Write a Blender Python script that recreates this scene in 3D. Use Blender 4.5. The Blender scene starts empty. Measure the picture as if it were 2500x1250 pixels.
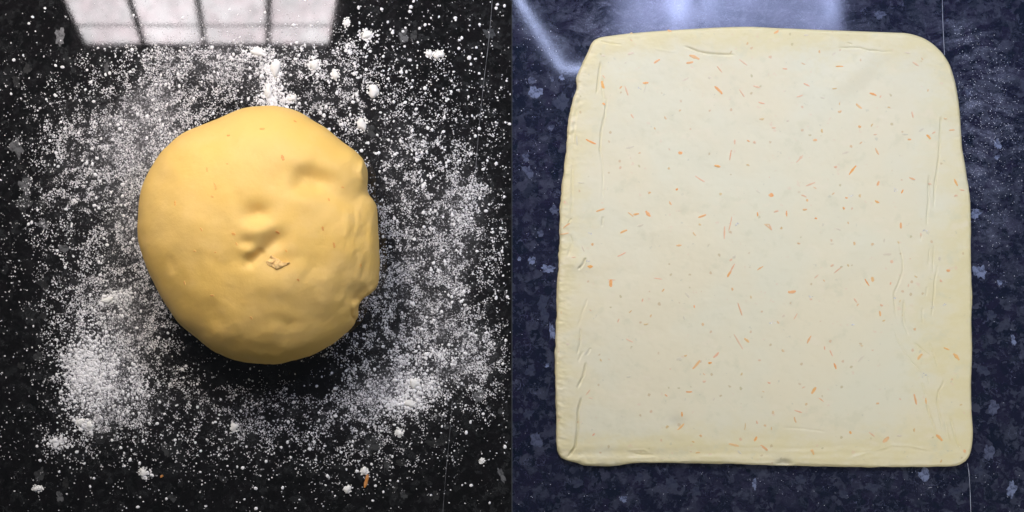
import bpy, math, random
import numpy as np
from mathutils import Vector

sc = bpy.context.scene
C = sc.collection
S = 0.00034            # metres per photo pixel on the worktop
H = 1.5                # camera height above the worktop
PW, PH = 2500, 1250
random.seed(11)
rng = np.random.default_rng(11)

# ------------------------------------------------------------------ camera, world, exposure, lights
cam = bpy.data.cameras.new('camera')
camo = bpy.data.objects.new('camera', cam); C.objects.link(camo)
camo.location = (0, 0, H)
cam.sensor_width = 36.0
cam.lens = 36.0 * H / (PW * S)
cam.clip_start = 0.05; cam.clip_end = 50
sc.camera = camo

w = bpy.data.worlds.new('World'); sc.world = w; w.use_nodes = True
w.node_tree.nodes['Background'].inputs[0].default_value = (0.80, 0.88, 1.0, 1)
w.node_tree.nodes['Background'].inputs[1].default_value = 0.062
sc.view_settings.view_transform = 'Standard'
sc.view_settings.look = 'None'
sc.view_settings.exposure = 0.0
sc.view_settings.gamma = 1.0
sc.view_settings.use_curve_mapping = False

def area(name, loc, target, sx, sy, power, col, spread=180):
    l = bpy.data.lights.new(name, 'AREA'); l.shape = 'RECTANGLE'
    l.size = sx; l.size_y = sy; l.energy = power; l.color = col
    l.spread = math.radians(spread)
    o = bpy.data.objects.new(name, l); C.objects.link(o)
    o.location = loc
    d = Vector(target) - Vector(loc)
    o.rotation_euler = d.to_track_quat('-Z', 'Y').to_euler()
    return o
# kitchen lamp behind and above the ball
area('kitchen_lamp', (-0.42, 0.72, 0.62), (-0.22, 0.0, 0.0), 0.22, 0.14, 1.38, (1.0, 0.93, 0.83), 100)
# daylight falling on the rolled sheet from behind, and a weaker one from the room in front
area('window_daylight', (0.34, 1.0, 1.0), (0.42, 0.0, 0.0), 0.8, 0.4, 2.65, (0.93, 0.97, 1.0), 90)
area('room_daylight', (0.62, -0.85, 0.95), (0.45, -0.1, 0.0), 0.7, 0.35, 0.8, (1.0, 0.965, 0.90), 50)

# ------------------------------------------------------------------ helpers
def W(u, v, z=0.0):
    """photo pixel -> place on the worktop"""
    return ((u - PW/2) * S, (PH/2 - v) * S, z)

def tag(o, label=None, cat=None, group=None, kind=None):
    if label: o['label'] = label
    if cat: o['category'] = cat
    if group: o['group'] = group
    if kind: o['kind'] = kind
    return o

def mesh_np(name, V, F, smooth=True):
    V = np.asarray(V, dtype=np.float32); F = np.asarray(F, dtype=np.int32)
    me = bpy.data.meshes.new(name)
    me.vertices.add(len(V)); me.vertices.foreach_set('co', V.ravel())
    n = F.shape[1]
    me.loops.add(F.size); me.loops.foreach_set('vertex_index', F.ravel())
    me.polygons.add(len(F))
    me.polygons.foreach_set('loop_start', np.arange(0, F.size, n, dtype=np.int32))
    me.polygons.foreach_set('loop_total', np.full(len(F), n, dtype=np.int32))
    me.polygons.foreach_set('use_smooth', np.full(len(F), smooth, dtype=bool))
    me.update(calc_edges=True); me.validate()
    return me

def link(name, me, mat=None, parent=None):
    if mat and not me.materials: me.materials.append(mat)
    o = bpy.data.objects.new(name, me); C.objects.link(o)
    if parent: o.parent = parent
    return o

def attr(me, name, a):
    at = me.attributes.new(name, 'FLOAT', 'POINT')
    at.data.foreach_set('value', np.asarray(a, dtype=np.float32).ravel())

_lat = {}
def vn(x, y, scale, seed=0):
    """smooth value noise in 0..1, vectorised"""
    if seed not in _lat: _lat[seed] = np.random.default_rng(1000 + seed).random((256, 256))
    L = _lat[seed]
    x = np.asarray(x, float) / scale; y = np.asarray(y, float) / scale
    xi = np.floor(x).astype(int); yi = np.floor(y).astype(int)
    fx = x - xi; fy = y - yi
    fx = fx*fx*(3-2*fx); fy = fy*fy*(3-2*fy)
    a = L[xi % 256, yi % 256]; b = L[(xi+1) % 256, yi % 256]
    c = L[xi % 256, (yi+1) % 256]; d = L[(xi+1) % 256, (yi+1) % 256]
    return (a*(1-fx)+b*fx)*(1-fy) + (c*(1-fx)+d*fx)*fy
def fbm(x, y, scale, seed=0, o=4):
    t = 0; a = 1; s = 0
    for i in range(o):
        c, q = math.cos(0.7+1.1*i), math.sin(0.7+1.1*i)
        t = t + a*vn(x*c-y*q+37*i, x*q+y*c, scale/2**i, seed+i); s += a; a *= 0.5
    return t/s
def sst(a, b, x):
    t = np.clip((x-a)/(b-a), 0, 1); return t*t*(3-2*t)
def gauss(u, v, cx, cy, rx, ry, deg=0):
    a = math.radians(deg); c, s = math.cos(a), math.sin(a)
    du, dv = u-cx, v-cy
    p = (du*c+dv*s)/rx; q = (-du*s+dv*c)/ry
    return np.exp(-0.5*(p*p+q*q))
def seg_dist(u, v, pts):
    """distance to a polyline, arclength fraction of nearest point, signed side"""
    best = np.full(np.shape(u), 1e9); bt = np.zeros(np.shape(u)); bs = np.zeros(np.shape(u))
    P = np.array(pts, float); L = np.hypot(*(P[1:]-P[:-1]).T); tot = L.sum(); acc = 0
    for i in range(len(P)-1):
        d = P[i+1]-P[i]; l2 = (d*d).sum()
        t = np.clip(((u-P[i,0])*d[0]+(v-P[i,1])*d[1])/l2, 0, 1)
        qx = P[i,0]+t*d[0]; qy = P[i,1]+t*d[1]
        dd = np.hypot(u-qx, v-qy); m = dd < best
        best = np.where(m, dd, best); bt = np.where(m, (acc+t*L[i])/tot, bt)
        side = d[0]*(v-P[i,1])-d[1]*(u-P[i,0])
        bs = np.where(m, np.sign(side), bs); acc += L[i]
    return best, bt, bs
def smooth_poly(pts, closed=True, n=10):
    P = np.array(pts, float); N = len(P); out = []
    rngi = range(N) if closed else range(N-1)
    for i in rngi:
        if closed: p0, p1, p2, p3 = P[i-1], P[i], P[(i+1) % N], P[(i+2) % N]
        else: p0, p1, p2, p3 = P[max(i-1,0)], P[i], P[i+1], P[min(i+2,N-1)]
        for k in range(n):
            t = k/n
            out.append(0.5*((2*p1)+(-p0+p2)*t+(2*p0-5*p1+4*p2-p3)*t*t+(-p0+3*p1-3*p2+p3)*t**3))
    if not closed: out.append(P[-1])
    return np.array(out)

# ------------------------------------------------------------------ node helpers
def new_mat(name):
    m = bpy.data.materials.new(name); m.use_nodes = True
    nt = m.node_tree; b = nt.nodes['Principled BSDF']
    return m, nt, b
class N:
    def __init__(s, nt): s.nt = nt; s.l = nt.links
    def node(s, t, **k):
        n = s.nt.nodes.new(t)
        for a, b in k.items(): setattr(n, a, b)
        return n
    def put(s, inp, val):
        if isinstance(val, bpy.types.NodeSocket): s.l.new(val, inp)
        else: inp.default_value = val
    def co(s): return s.node('ShaderNodeTexCoord').outputs['Object']
    def map(s, vec, scale=(1,1,1), rot=(0,0,0), loc=(0,0,0)):
        n = s.node('ShaderNodeMapping'); s.put(n.inputs[0], vec)
        n.inputs['Scale'].default_value = scale; n.inputs['Rotation'].default_value = rot; n.inputs['Location'].default_value = loc
        return n.outputs[0]
    def noise(s, vec, sc_, det=4, rough=0.55, dist=0.0):
        n = s.node('ShaderNodeTexNoise'); s.put(n.inputs['Vector'], vec)
        n.inputs['Scale'].default_value = sc_; n.inputs['Detail'].default_value = det
        n.inputs['Roughness'].default_value = rough; n.inputs['Distortion'].default_value = dist
        return n.outputs[0]
    def voro(s, vec, sc_, feat='F1', rnd=1.0, out='Distance'):
        n = s.node('ShaderNodeTexVoronoi', feature=feat); s.put(n.inputs['Vector'], vec)
        n.inputs['Scale'].default_value = sc_; n.inputs['Randomness'].default_value = rnd
        return n.outputs[out]
    def mr(s, v, a, b, c=0.0, d=1.0, smooth=True):
        n = s.node('ShaderNodeMapRange', interpolation_type='SMOOTHSTEP' if smooth else 'LINEAR')
        s.put(n.inputs['Value'], v)
        for k, x in zip(('From Min', 'From Max', 'To Min', 'To Max'), (a, b, c, d)): s.put(n.inputs[k], x)
        return n.outputs[0]
    def math(s, op, a, b=0.0):
        n = s.node('ShaderNodeMath', operation=op); s.put(n.inputs[0], a); s.put(n.inputs[1], b)
        return n.outputs[0]
    def mix(s, f, a, b, mode='MIX'):
        n = s.node('ShaderNodeMix', data_type='RGBA', blend_type=mode)
        s.put(n.inputs[0], f); s.put(n.inputs[6], a if isinstance(a, bpy.types.NodeSocket) else (*a, 1)); s.put(n.inputs[7], b if isinstance(b, bpy.types.NodeSocket) else (*b, 1))
        return n.outputs[2]
    def attr(s, name):
        n = s.node('ShaderNodeAttribute'); n.attribute_name = name
        return n.outputs['Fac']
    def bump(s, h, strength, dist):
        n = s.node('ShaderNodeBump'); s.put(n.inputs['Height'], h)
        n.inputs['Strength'].default_value = strength; n.inputs['Distance'].default_value = dist
        return n.outputs[0]
    def add(s, vec, fac, amt):
        """warp a coordinate by colour noise"""
        n = s.node('ShaderNodeTexNoise'); s.put(n.inputs['Vector'], vec); n.inputs['Scale'].default_value = fac; n.inputs['Detail'].default_value = 3
        m = s.node('ShaderNodeVectorMath', operation='MULTIPLY_ADD')
        s.l.new(n.outputs['Color'], m.inputs[0]); m.inputs[1].default_value = (amt,)*3; s.l.new(vec, m.inputs[2])
        return m.outputs[0]

# ------------------------------------------------------------------ materials
def worktop_mat(name, dark, tint, mid, chip, flour_col, cloud, rough0):
    m, nt, b = new_mat(name); n = N(nt); co = n.co()
    # printed laminate: cloudy patches, small chips, threads
    wco = n.add(co, 90, 0.010)
    def cells(scale, lo, hi, warp, off):
        v = n.node('ShaderNodeTexVoronoi', feature='F1'); n.put(v.inputs['Vector'], n.add(n.map(co, (1, 1, 1), loc=(off, off*.7, 0)), 170, warp)); v.inputs['Scale'].default_value = scale
        sp = n.node('ShaderNodeSeparateColor'); n.l.new(v.outputs['Color'], sp.inputs[0])
        return n.mr(sp.outputs[0], lo, hi), sp.outputs[1]
    k1, h1 = cells(120, 0.35, 1.0, 0.012, 0.0)
    k2, h2 = cells(260, 0.45, 1.0, 0.006, 2.0)
    brk = n.mr(n.noise(n.map(co, (1, 1, 1), loc=(3, 1, 0)), 150, 6, 0.75, 0.8), 0.47, 0.56)
    brk2 = n.mr(n.noise(n.map(wco, (1, 1, 1), loc=(7, 1, 0)), 70, 6, 0.7, 0.4), 0.46, 0.58)
    base = n.mix(h1, dark, tint)
    col = n.mix(n.math('MULTIPLY', n.math('MULTIPLY', k1, brk2), cloud), base, mid)
    col = n.mix(n.math('MULTIPLY', n.math('MULTIPLY', k2, brk), cloud), col, mid)
    # thin pale threads and grit
    rid = n.math('ABSOLUTE', n.math('SUBTRACT', n.noise(n.map(wco, (1, 1, 1), loc=(1, 8, 0)), 95, 3, 0.6), 0.5))
    thread = n.math('MULTIPLY', n.mr(rid, 0.0, 0.012, 1.0, 0.0), n.mr(n.noise(n.map(co, (1,1,1), loc=(6,6,0)), 50, 3, 0.6), 0.52, 0.62))
    col = n.mix(n.math('MULTIPLY', thread, 0.40*cloud), col, chip)
    tiny = n.mr(n.noise(n.map(co, (1, 1, 1), loc=(9, 2, 0)), 520, 3, 0.6), 0.64, 0.72)
    col = n.mix(n.math('MULTIPLY', tiny, 0.30*cloud), col, chip)
    # wear: a film of the finest flour, and wiped smears
    fl = n.attr('flour')
    fine = n.math('ADD', n.math('MULTIPLY', n.noise(co, 430, 2, 0.8), 0.80), n.math('MULTIPLY', n.noise(n.map(co, (1,1,1), loc=(4,0,0)), 150, 3, 0.7), 0.20))
    thr = n.mr(fl, 0.0, 1.0, 0.68, 0.49, smooth=False)
    thr2 = n.math('ADD', thr, 0.07)
    d = n.math('MULTIPLY', n.mr(fine, thr, thr2), n.mr(fl, 0.0, 0.12))
    d = n.math('MULTIPLY', d, n.mr(n.noise(n.map(co, (1,1,1), loc=(2,9,0)), 75, 4, 0.65), 0.35, 0.62, 0.28, 0.42))
    veil = n.math('MULTIPLY', n.math('MULTIPLY', fl, fl), 0.06)
    d = n.math('MAXIMUM', d, veil)
    sm = n.attr('smear')
    streak = n.noise(n.map(n.add(co, 22, 0.035), (1, 2.6, 1), rot=(0, 0, -0.5)), 40, 8, 0.75)
    st = n.math('MULTIPLY', n.mr(streak, 0.42, 0.72), sm)
    grain = n.mr(n.noise(co, 700, 2, 0.8), 0.50, 0.66)
    st2 = n.math('MULTIPLY', st, n.math('ADD', n.math('MULTIPLY', grain, 0.6), 0.4))
    d = n.math('MINIMUM', n.math('ADD', d, n.math('MULTIPLY', st2, 0.5)), 1.0)
    col = n.mix(d, col, flour_col)
    n.put(b.inputs['Base Color'], col)
    r = n.math('ADD', n.math('MULTIPLY', n.mr(n.noise(co, 25, 4), 0.3, 0.7), 0.02), rough0)
    r = n.math('ADD', r, n.math('MULTIPLY', d, 0.2))
    r = n.math('ADD', r, n.math('MULTIPLY', n.math('MULTIPLY', streak, sm), 0.10))
    n.put(b.inputs['Roughness'], r)
    b.inputs['IOR'].default_value = 1.62
    n.put(b.inputs['Normal'], n.bump(n.noise(co, 500, 3, 0.7), 0.02, 0.0003))
    return m
m_black = worktop_mat('black_laminate', (0.0042, 0.0044, 0.0044), (0.0075, 0.0066, 0.0072), (0.026, 0.027, 0.027), (0.12, 0.12, 0.12), (0.78, 0.76, 0.76), 0.7, 0.022)
m_navy = worktop_mat('navy_laminate', (0.0050, 0.0090, 0.021), (0.012, 0.012, 0.031), (0.046, 0.052, 0.080), (0.19, 0.21, 0.34), (0.48, 0.52, 0.72), 0.80, 0.05)  # some blue in the colour stands in for mirrored bluish surroundings

def chip_mat(name, col, under):
    m, nt, b = new_mat(name); n = N(nt); co = n.co()
    f = n.mr(n.noise(co, 210, 5, 0.75), 0.34, 0.56)
    g = n.noise(co, 700, 2)
    c = n.mix(g, tuple(x*0.75 for x in col), tuple(x*1.2 for x in col))
    n.put(b.inputs['Base Color'], n.mix(f, under, c))
    b.inputs['Roughness'].default_value = 0.16
    return m
m_chip_grey = [chip_mat('grey_chip_%s' % k, c, (0.012, 0.012, 0.012)) for k, c in (('pale', (0.13, 0.13, 0.13)), ('dull', (0.055, 0.056, 0.055)), ('faint', (0.032, 0.032, 0.031)))]
m_chip_blue = [chip_mat('blue_chip_%s' % k, c, (0.015, 0.019, 0.045)) for k, c in (('pale', (0.16, 0.19, 0.295)), ('dull', (0.080, 0.092, 0.145)), ('faint', (0.040, 0.047, 0.075)))]

def simple(name, col, rough=0.5, **k):
    m, nt, b = new_mat(name)
    b.inputs['Base Color'].default_value = (*col, 1); b.inputs['Roughness'].default_value = rough
    return m
def flour_mat(name, c0, c1):
    m, nt, b = new_mat(name); n = N(nt)
    n.put(b.inputs['Base Color'], n.mix(n.noise(n.co(), 400, 3), c0, c1))
    b.inputs['Roughness'].default_value = 0.95; b.inputs['Specular IOR Level'].default_value = 0.1
    return m
m_flour, _nt, _b = new_mat('flour'); _n = N(_nt)
_n.put(_b.inputs['Base Color'], _n.mix(_n.mr(_n.attr('thick'), 0.0, 0.75), (0.30, 0.29, 0.29), (0.86, 0.84, 0.82)))
_b.inputs['Roughness'].default_value = 0.95; _b.inputs['Specular IOR Level'].default_value = 0.1
m_clump = flour_mat('flour_clump', (0.78, 0.76, 0.71), (0.86, 0.84, 0.78))
m_flour_blue = flour_mat('flour_trace', (0.50, 0.53, 0.66), (0.70, 0.72, 0.80))
m_joint = simple('joint_filler', (0.11, 0.11, 0.115), 0.5)
m_joint_blue = simple('joint_filler_pale', (0.27, 0.29, 0.35), 0.5)

def ball_mat():
    m, nt, b = new_mat('egg_dough'); n = N(nt); co = n.co()
    big = n.noise(co, 14, 4, 0.5); mid = n.noise(co, 55, 5, 0.6); fine = n.noise(co, 420, 3, 0.6)
    col = n.mix(n.mr(big, 0.35, 0.68), (0.82, 0.525, 0.135), (0.79, 0.52, 0.16))
    col = n.mix(n.math('MULTIPLY', n.mr(mid, 0.45, 0.75), 0.4), col, (0.85, 0.575, 0.21))
    col = n.mix(n.math('MULTIPLY', n.mr(fine, 0.55, 0.8), 0.25), col, (0.70, 0.42, 0.09))
    n.put(b.inputs['Base Color'], col)
    n.put(b.inputs['Roughness'], n.mr(mid, 0.3, 0.7, 0.48, 0.66))
    b.inputs['Subsurface Weight'].default_value = 0.08
    b.inputs['Subsurface Radius'].default_value = (1.0, 0.6, 0.25)
    b.inputs['Subsurface Scale'].default_value = 0.004
    b.inputs['Specular IOR Level'].default_value = 0.27
    h = n.math('ADD', n.math('MULTIPLY', n.noise(co, 160, 4, 0.6), 0.6), n.math('MULTIPLY', fine, 0.35))
    n.put(b.inputs['Normal'], n.bump(h, 0.30, 0.0012))
    return m
m_ball = ball_mat()
def sheet_mat():
    m, nt, b = new_mat('rolled_dough'); n = N(nt); co = n.co()
    e = n.attr('rim')
    big = n.noise(co, 11, 4, 0.55); mid = n.noise(n.map(co, (1, 1.6, 1)), 34, 6, 0.66); fine = n.noise(co, 260, 4, 0.65)
    pale = n.mix(n.mr(big, 0.35, 0.65), (0.675, 0.645, 0.475), (0.70, 0.64, 0.45))
    yel = n.mix(n.mr(mid, 0.35, 0.65), (0.69, 0.62, 0.385), (0.67, 0.595, 0.335))
    f = n.mr(n.math('ADD', e, n.math('MULTIPLY', n.math('SUBTRACT', mid, 0.5), 1.8)), 0.12, 1.05)
    col = n.mix(f, pale, yel)
    col = n.mix(n.math('MULTIPLY', n.mr(mid, 0.55, 0.72), 0.5), col, (0.74, 0.675, 0.53))
    col = n.mix(n.math('MULTIPLY', n.mr(n.noise(n.map(co, (1,1,1), loc=(5,5,0)), 70, 4, 0.6), 0.56, 0.70), 0.45), col, (0.60, 0.575, 0.40))
    # minute herb and peel flecks too small to pick out
    v = n.voro(n.add(co, 300, 0.003), 120, out='Distance')
    vc = n.voro(n.add(co, 300, 0.003), 120, out='Color')
    sep = n.node('ShaderNodeSeparateColor'); n.l.new(vc, sep.inputs[0])
    spot = n.math('MULTIPLY', n.mr(v, 0.10, 0.17, 1.0, 0.0), n.mr(sep.outputs[0], 0.70, 0.74))
    spc = n.mix(sep.outputs[1], (0.46, 0.42, 0.22), (0.66, 0.42, 0.26))
    col = n.mix(n.math('MULTIPLY', spot, 0.75), col, spc)
    bl = n.mr(n.noise(n.map(co, (1, 1, 1), loc=(12, 5, 0)), 150, 3, 0.6), 0.66, 0.74)
    col = n.mix(n.math('MULTIPLY', bl, 0.35), col, (0.70, 0.47, 0.34))
    bl = n.mr(n.noise(n.map(co, (1, 1, 1), loc=(2, 15, 0)), 170, 3, 0.6), 0.67, 0.74)
    col = n.mix(n.math('MULTIPLY', bl, 0.40), col, (0.44, 0.43, 0.33))
    st = n.attr('stain_shade')
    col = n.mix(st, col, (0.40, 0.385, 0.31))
    n.put(b.inputs['Base Color'], col)
    n.put(b.inputs['Roughness'], n.math('SUBTRACT', n.mr(mid, 0.3, 0.7, 0.50, 0.62), n.math('MULTIPLY', n.attr('gloss'), 0.26)))
    b.inputs['Specular IOR Level'].default_value = 0.4
    h = n.math('ADD', n.math('MULTIPLY', n.noise(co, 90, 3, 0.5), 0.8), n.math('MULTIPLY', fine, 0.2))
    n.put(b.inputs['Normal'], n.bump(h, 0.14, 0.001))
    return m
m_sheet = sheet_mat()
BK = (0.67, 0.64, 0.47)
def zest_mat(name, a, c, back=None, keep=1.0):
    m, nt, b = new_mat(name); n = N(nt)
    oi = n.node('ShaderNodeObjectInfo')
    col = n.mix(oi.outputs['Random'], a, c)
    col = n.mix(n.math('MULTIPLY', n.mr(n.noise(n.co(), 3.0, 4, 0.7), 0.4, 0.65), 0.35), col, (0.80, 0.62, 0.42))
    if back: col = n.mix(n.math('MULTIPLY', n.mr(n.math('FRACT', n.math('MULTIPLY', oi.outputs['Random'], 7.31)), 0.0, 1.0, 0.62, 1.0, smooth=False), keep), back, col)
    n.put(b.inputs['Base Color'], col); b.inputs['Roughness'].default_value = 0.45
    return m
m_z = {'o': zest_mat('zest_orange', (0.78, 0.30, 0.05), (0.76, 0.38, 0.06), BK, 0.97),
       'p': zest_mat('zest_under_dough', (0.76, 0.30, 0.13), (0.72, 0.34, 0.16), BK, 0.72),
       'g': zest_mat('zest_yellow', (0.60, 0.40, 0.10), (0.70, 0.34, 0.09), BK, 0.80),
       'd': zest_mat('zest_deep_in_dough', (0.66, 0.40, 0.28), (0.50, 0.45, 0.36), BK, 0.42),
       'b': zest_mat('zest_in_ball', (0.72, 0.24, 0.02), (0.80, 0.36, 0.05), (0.82, 0.52, 0.13), 0.92)}
m_peel_dry = zest_mat('zest_dry', (0.55, 0.19, 0.03), (0.60, 0.24, 0.04))
m_torn = flour_mat('torn_dough', (0.82, 0.53, 0.19), (0.84, 0.60, 0.28))

# ------------------------------------------------------------------ where the flour lies (photo pixels)
BALL = [(640,263),(690,267),(735,281),(780,305),(820,333),(855,363),(878,390),(891,416),(893,450),(897,474),(914,500),(922,535),(925,580),(924,640),(921,686),(912,708),(895,720),(881,731),(873,745),(874,768),(865,790),(845,815),(810,843),(760,868),(710,883),(650,887),(590,881),(540,864),(500,840),(450,800),(415,757),(383,702),(360,650),(345,600),(338,550),(340,500),(350,460),(369,415),(392,380),(420,350),(455,323),(500,303),(550,283),(590,268)]
FG = [(430,260,150,90,-25,.56),(600,190,120,60,0,.42),(360,370,70,130,10,.55),(260,470,110,160,0,.34),(310,650,80,120,0,.50),
      (290,830,85,130,10,.62),(215,900,45,60,0,.75),(230,985,55,60,0,.45),(385,945,80,70,-20,.45),(150,1075,60,28,-15,.42),
      (1000,560,80,110,0,.42),(1090,560,80,130,0,.30),(960,760,120,90,0,.30),(1080,700,100,120,0,.28),(1000,940,75,38,0,.70),
      (1010,870,130,80,10,.46),(900,960,100,60,0,.32),(720,1010,200,60,0,.20),(850,1090,140,70,0,.13),(800,250,110,80,0,.28),(700,130,120,60,0,.26),
      (1000,330,150,100,40,.17),(1150,430,80,130,0,.20),(1130,850,90,70,30,.32),(500,1060,160,60,0,.12),(560,960,140,60,0,.14),(180,330,90,130,0,.16),
      (120,640,70,140,0,.10),(480,130,160,40,0,.25),(955,430,60,80,0,.25)]
def flour_density(u, v):
    d = np.zeros(np.shape(u))
    for cx, cy, rx, ry, dg, a in FG: d = d + a*gauss(u, v, cx, cy, rx, ry, dg)
    d = d + 0.018
    d = d*(0.72 + 0.56*sst(0.28, 0.72, fbm(u, v, 110, 3, 5)))
    # flour thinned below the ball to stand in for its dark shadow
    d = d*(1 - 0.65*gauss(u, v, 640, 900, 190, 45)) * (1-0.5*gauss(u, v, 480, 860, 60, 40, 40))
    d = d*sst(1262, 1215, u)
    d = d*(1 - 0.75*sst(135, 95, v)*sst(860, 800, u))
    return np.clip(d, 0, 1.3)

# ------------------------------------------------------------------ worktops
def worktop(u0, u1, name, mat, label, flour_f, smear_f, cat='worktop'):
    us = np.arange(u0, u1+.1, 4.0); us[-1] = u1; vs = np.arange(-60, PH+60.1, 4.0)
    U, V = np.meshgrid(us, vs); nx, ny = len(us), len(vs)
    X, Y = (U-PW/2)*S, (PH/2-V)*S
    top = np.stack([X.ravel(), Y.ravel(), np.zeros(X.size)], 1)
    i = np.arange(X.size).reshape(ny, nx)
    F = np.stack([i[:-1,:-1].ravel(), i[1:,:-1].ravel(), i[1:,1:].ravel(), i[:-1,1:].ravel()], 1)
    # board edges and underside
    ring = np.concatenate([i[0,:], i[1:,-1], i[-1,-2::-1], i[-2:0:-1,0]])
    k = len(ring); r = 0.0012
    base = len(top)
    c = np.array([X.mean(), Y.mean()])
    low = top[ring].copy(); out = low[:, :2]-c; hw = np.array([np.ptp(X)/2, np.ptp(Y)/2])
    edge = (np.abs(np.abs(out)-hw) < 1e-6)*np.sign(out)*0.0
    a = low.copy(); a[:, 2] = -0.038
    allV = np.vstack([top, a]); 
    j = np.arange(k); j2 = (j+1) % k
    Fs = np.stack([ring[j], ring[j2], base+j2, base+j], 1)
    me = mesh_np(name, allV, np.vstack([F, Fs]), smooth=False)
    fl = flour_f(U, V).ravel(); sm = smear_f(U, V).ravel()
    attr(me, 'flour', np.concatenate([fl, np.zeros(k)])); attr(me, 'smear', np.concatenate([sm, np.zeros(k)]))
    o = link(name, me, mat)
    tag(o, label, cat, kind='structure')
    return o
def smear_left(u, v):
    return 0.08*gauss(u, v, 650, 60, 260, 60)
SM_R = [(2400,330,70,110,0,.9),(2385,150,40,80,-20,.7),(2440,250,35,60,-10,.8),(2430,560,50,110,-10,.35),(1760,60,300,45,0,.75),(1330,330,50,120,0,.18),
        (1480,50,60,40,0,.5),(1350,120,50,50,0,.12),(2290,110,40,40,30,.5),(1310,600,40,120,0,.06),(1900,1190,400,40,0,.16)]
def smear_right(u, v):
    d = np.zeros(np.shape(u))
    for cx, cy, rx, ry, dg, a in SM_R: d = d + a*gauss(u, v, cx, cy, rx, ry, dg)
    return np.clip(d*(0.5+fbm(u, v, 60, 8)), 0, 1)
top_l = worktop(-80, 1249.2, 'worktop', m_black, 'black speckled glossy laminate worktop scattered with flour under the dough ball', flour_density, smear_left)
top_r = worktop(1250.8, 2580, 'worktop', m_navy, 'dark navy marbled laminate worktop under the rolled out dough sheet', lambda u, v: 0.02+0*u, smear_right)

# printed stone chips one can tell apart: (u, v, w, h, rotation, tone)
chips_l = [(572/3.906,350/3.906,24,46,5,0),(260/3.906*1.0,660/3.906,18,26,20,2),(1015/3.906,650/3.906,14,24,10,1),(1385/3.906,580/3.906,16,26,30,1),
  (41,360,30,46,10,0),(60,450,30,34,20,0),(60,493,36,40,-20,1),(105,492,22,40,0,2),(106,548,26,24,30,0),(155,606,34,16,-15,0),(168,555,20,24,0,1),(48,408,16,12,0,2),(82,412,12,12,0,2),(163,345,16,16,0,1),
  (93,870,20,28,10,1),(52,893,16,20,0,2),(96,1160,22,40,-10,1),(146,1213,20,24,0,0),(403,1098,16,36,20,1),(160,1180,18,20,0,2),(420,1215,20,22,30,1),(110,700,20,24,0,2),(108,770,18,22,30,2),
  (985,88,26,34,0,0),(1010,86,16,24,0,1),(1195,82,24,28,30,1),(822,125,18,24,-30,1),(1170,968,34,30,0,0),(1225,1160,14,34,20,0),(1222,1003,12,18,0,1),(910,1085,36,50,-20,1),(945,1130,20,34,0,1),(1065,1082,50,20,0,2),(980,1130,24,18,20,2),(1090,1042,14,12,0,1),(985,1208,14,24,30,1),(1065,1210,20,24,0,2),(965,1188,16,22,0,2),(1170,810,26,30,0,1),(905,320,24,30,20,1),(40,200,20,30,0,2),(545,1170,22,16,0,2)]
chips_r = [(1307,226,30,34,0,0),(1298,197,22,16,20,1),(1371,190,12,14,0,0),(1371,250,34,44,10,2),(1403,235,14,26,0,2),(1348,193,10,14,0,1),(1345,312,16,14,30,1),(1290,420,20,34,20,1),(1298,636,16,22,0,0),(1338,656,30,22,-20,0),(1352,512,24,20,30,1),(1320,570,18,14,0,1),(1348,810,14,44,8,0),(1336,892,10,10,0,0),(1310,1075,26,42,0,1),(1522,1219,20,14,0,0),(1268,632,10,10,0,0),(1325,740,22,50,-20,2),(1330,770,20,40,0,2),(1284,385,18,20,0,1),
  (2381,522,26,26,0,0),(2392,664,28,36,10,0),(2441,690,12,14,0,0),(2436,353,14,26,20,0),(2434,384,12,12,0,0),(2257,1160,32,30,0,0),(2425,995,24,40,0,1),(2474,830,12,26,10,0),(2470,1195,24,38,0,0),(2148,36,26,22,0,1),(2365,225,20,16,0,1),(2313,49,8,8,0,1),(2400,905,30,24,0,2),(2415,1105,24,40,10,1),(2390,1150,20,30,0,2),(1955,1170,22,26,20,2),(1842,1181,12,24,0,0),(1640,1180,30,30,0,2),(2130,1190,34,24,0,2),(1700,1200,26,22,0,2),(2420,770,26,20,0,2),(2400,440,26,30,0,2),(1560,1165,22,20,20,2),(2060,1208,26,18,0,2),(1410,1180,26,22,0,2),(2330,1200,30,20,20,2),(1295,905,24,30,0,2),(1290,1010,22,26,0,2)]
def chip(u, v, w_, h_, deg, mat, parent, sd):
    r = np.random.default_rng(sd); n = 30
    a = np.linspace(0, 2*math.pi, n, endpoint=False)
    rad = 0.95 + 0.14*np.cos(2*a+r.random()*6) + 0.10*np.cos(3*a+r.random()*6) + 0.11*np.cos(4*a+r.random()*6) + 0.11*np.cos(7*a+r.random()*6) + 0.17*(r.random(n)-0.5)*2
    rad = np.clip(rad, 0.35, 1.5)
    x = np.cos(a)*rad*w_/2; y = np.sin(a)*rad*h_/2
    t = math.radians(deg); X = (x*math.cos(t)-y*math.sin(t))*S; Y = (x*math.sin(t)+y*math.cos(t))*S
    zc = 0.00005+(sd % 9)*0.000012; V = [(0, 0, zc)] + [(p, q, zc) for p, q in zip(X, Y)] + [(p, q, -0.0004) for p, q in zip(X*1.01, Y*1.01)]
    me = bpy.data.meshes.new('stone_chip')
    F = [(0, 1+i, 1+(i+1) % n) for i in range(n)] + [(1+i, 1+n+i, 1+n+(i+1) % n, 1+(i+1) % n) for i in range(n)]
    me.from_pydata(V, [], F); me.update()
    o = link('stone_chip', me, mat, parent); o.location = W(u, v, 0)
for i, (u, v, a, b_, d, t) in enumerate(chips_l): chip(u, v, a, b_, d, m_chip_grey[t], top_l, 50+i)
for i, (u, v, a, b_, d, t) in enumerate(chips_r): chip(u, v, a, b_, d, m_chip_blue[t], top_r, 150+i)

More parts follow.
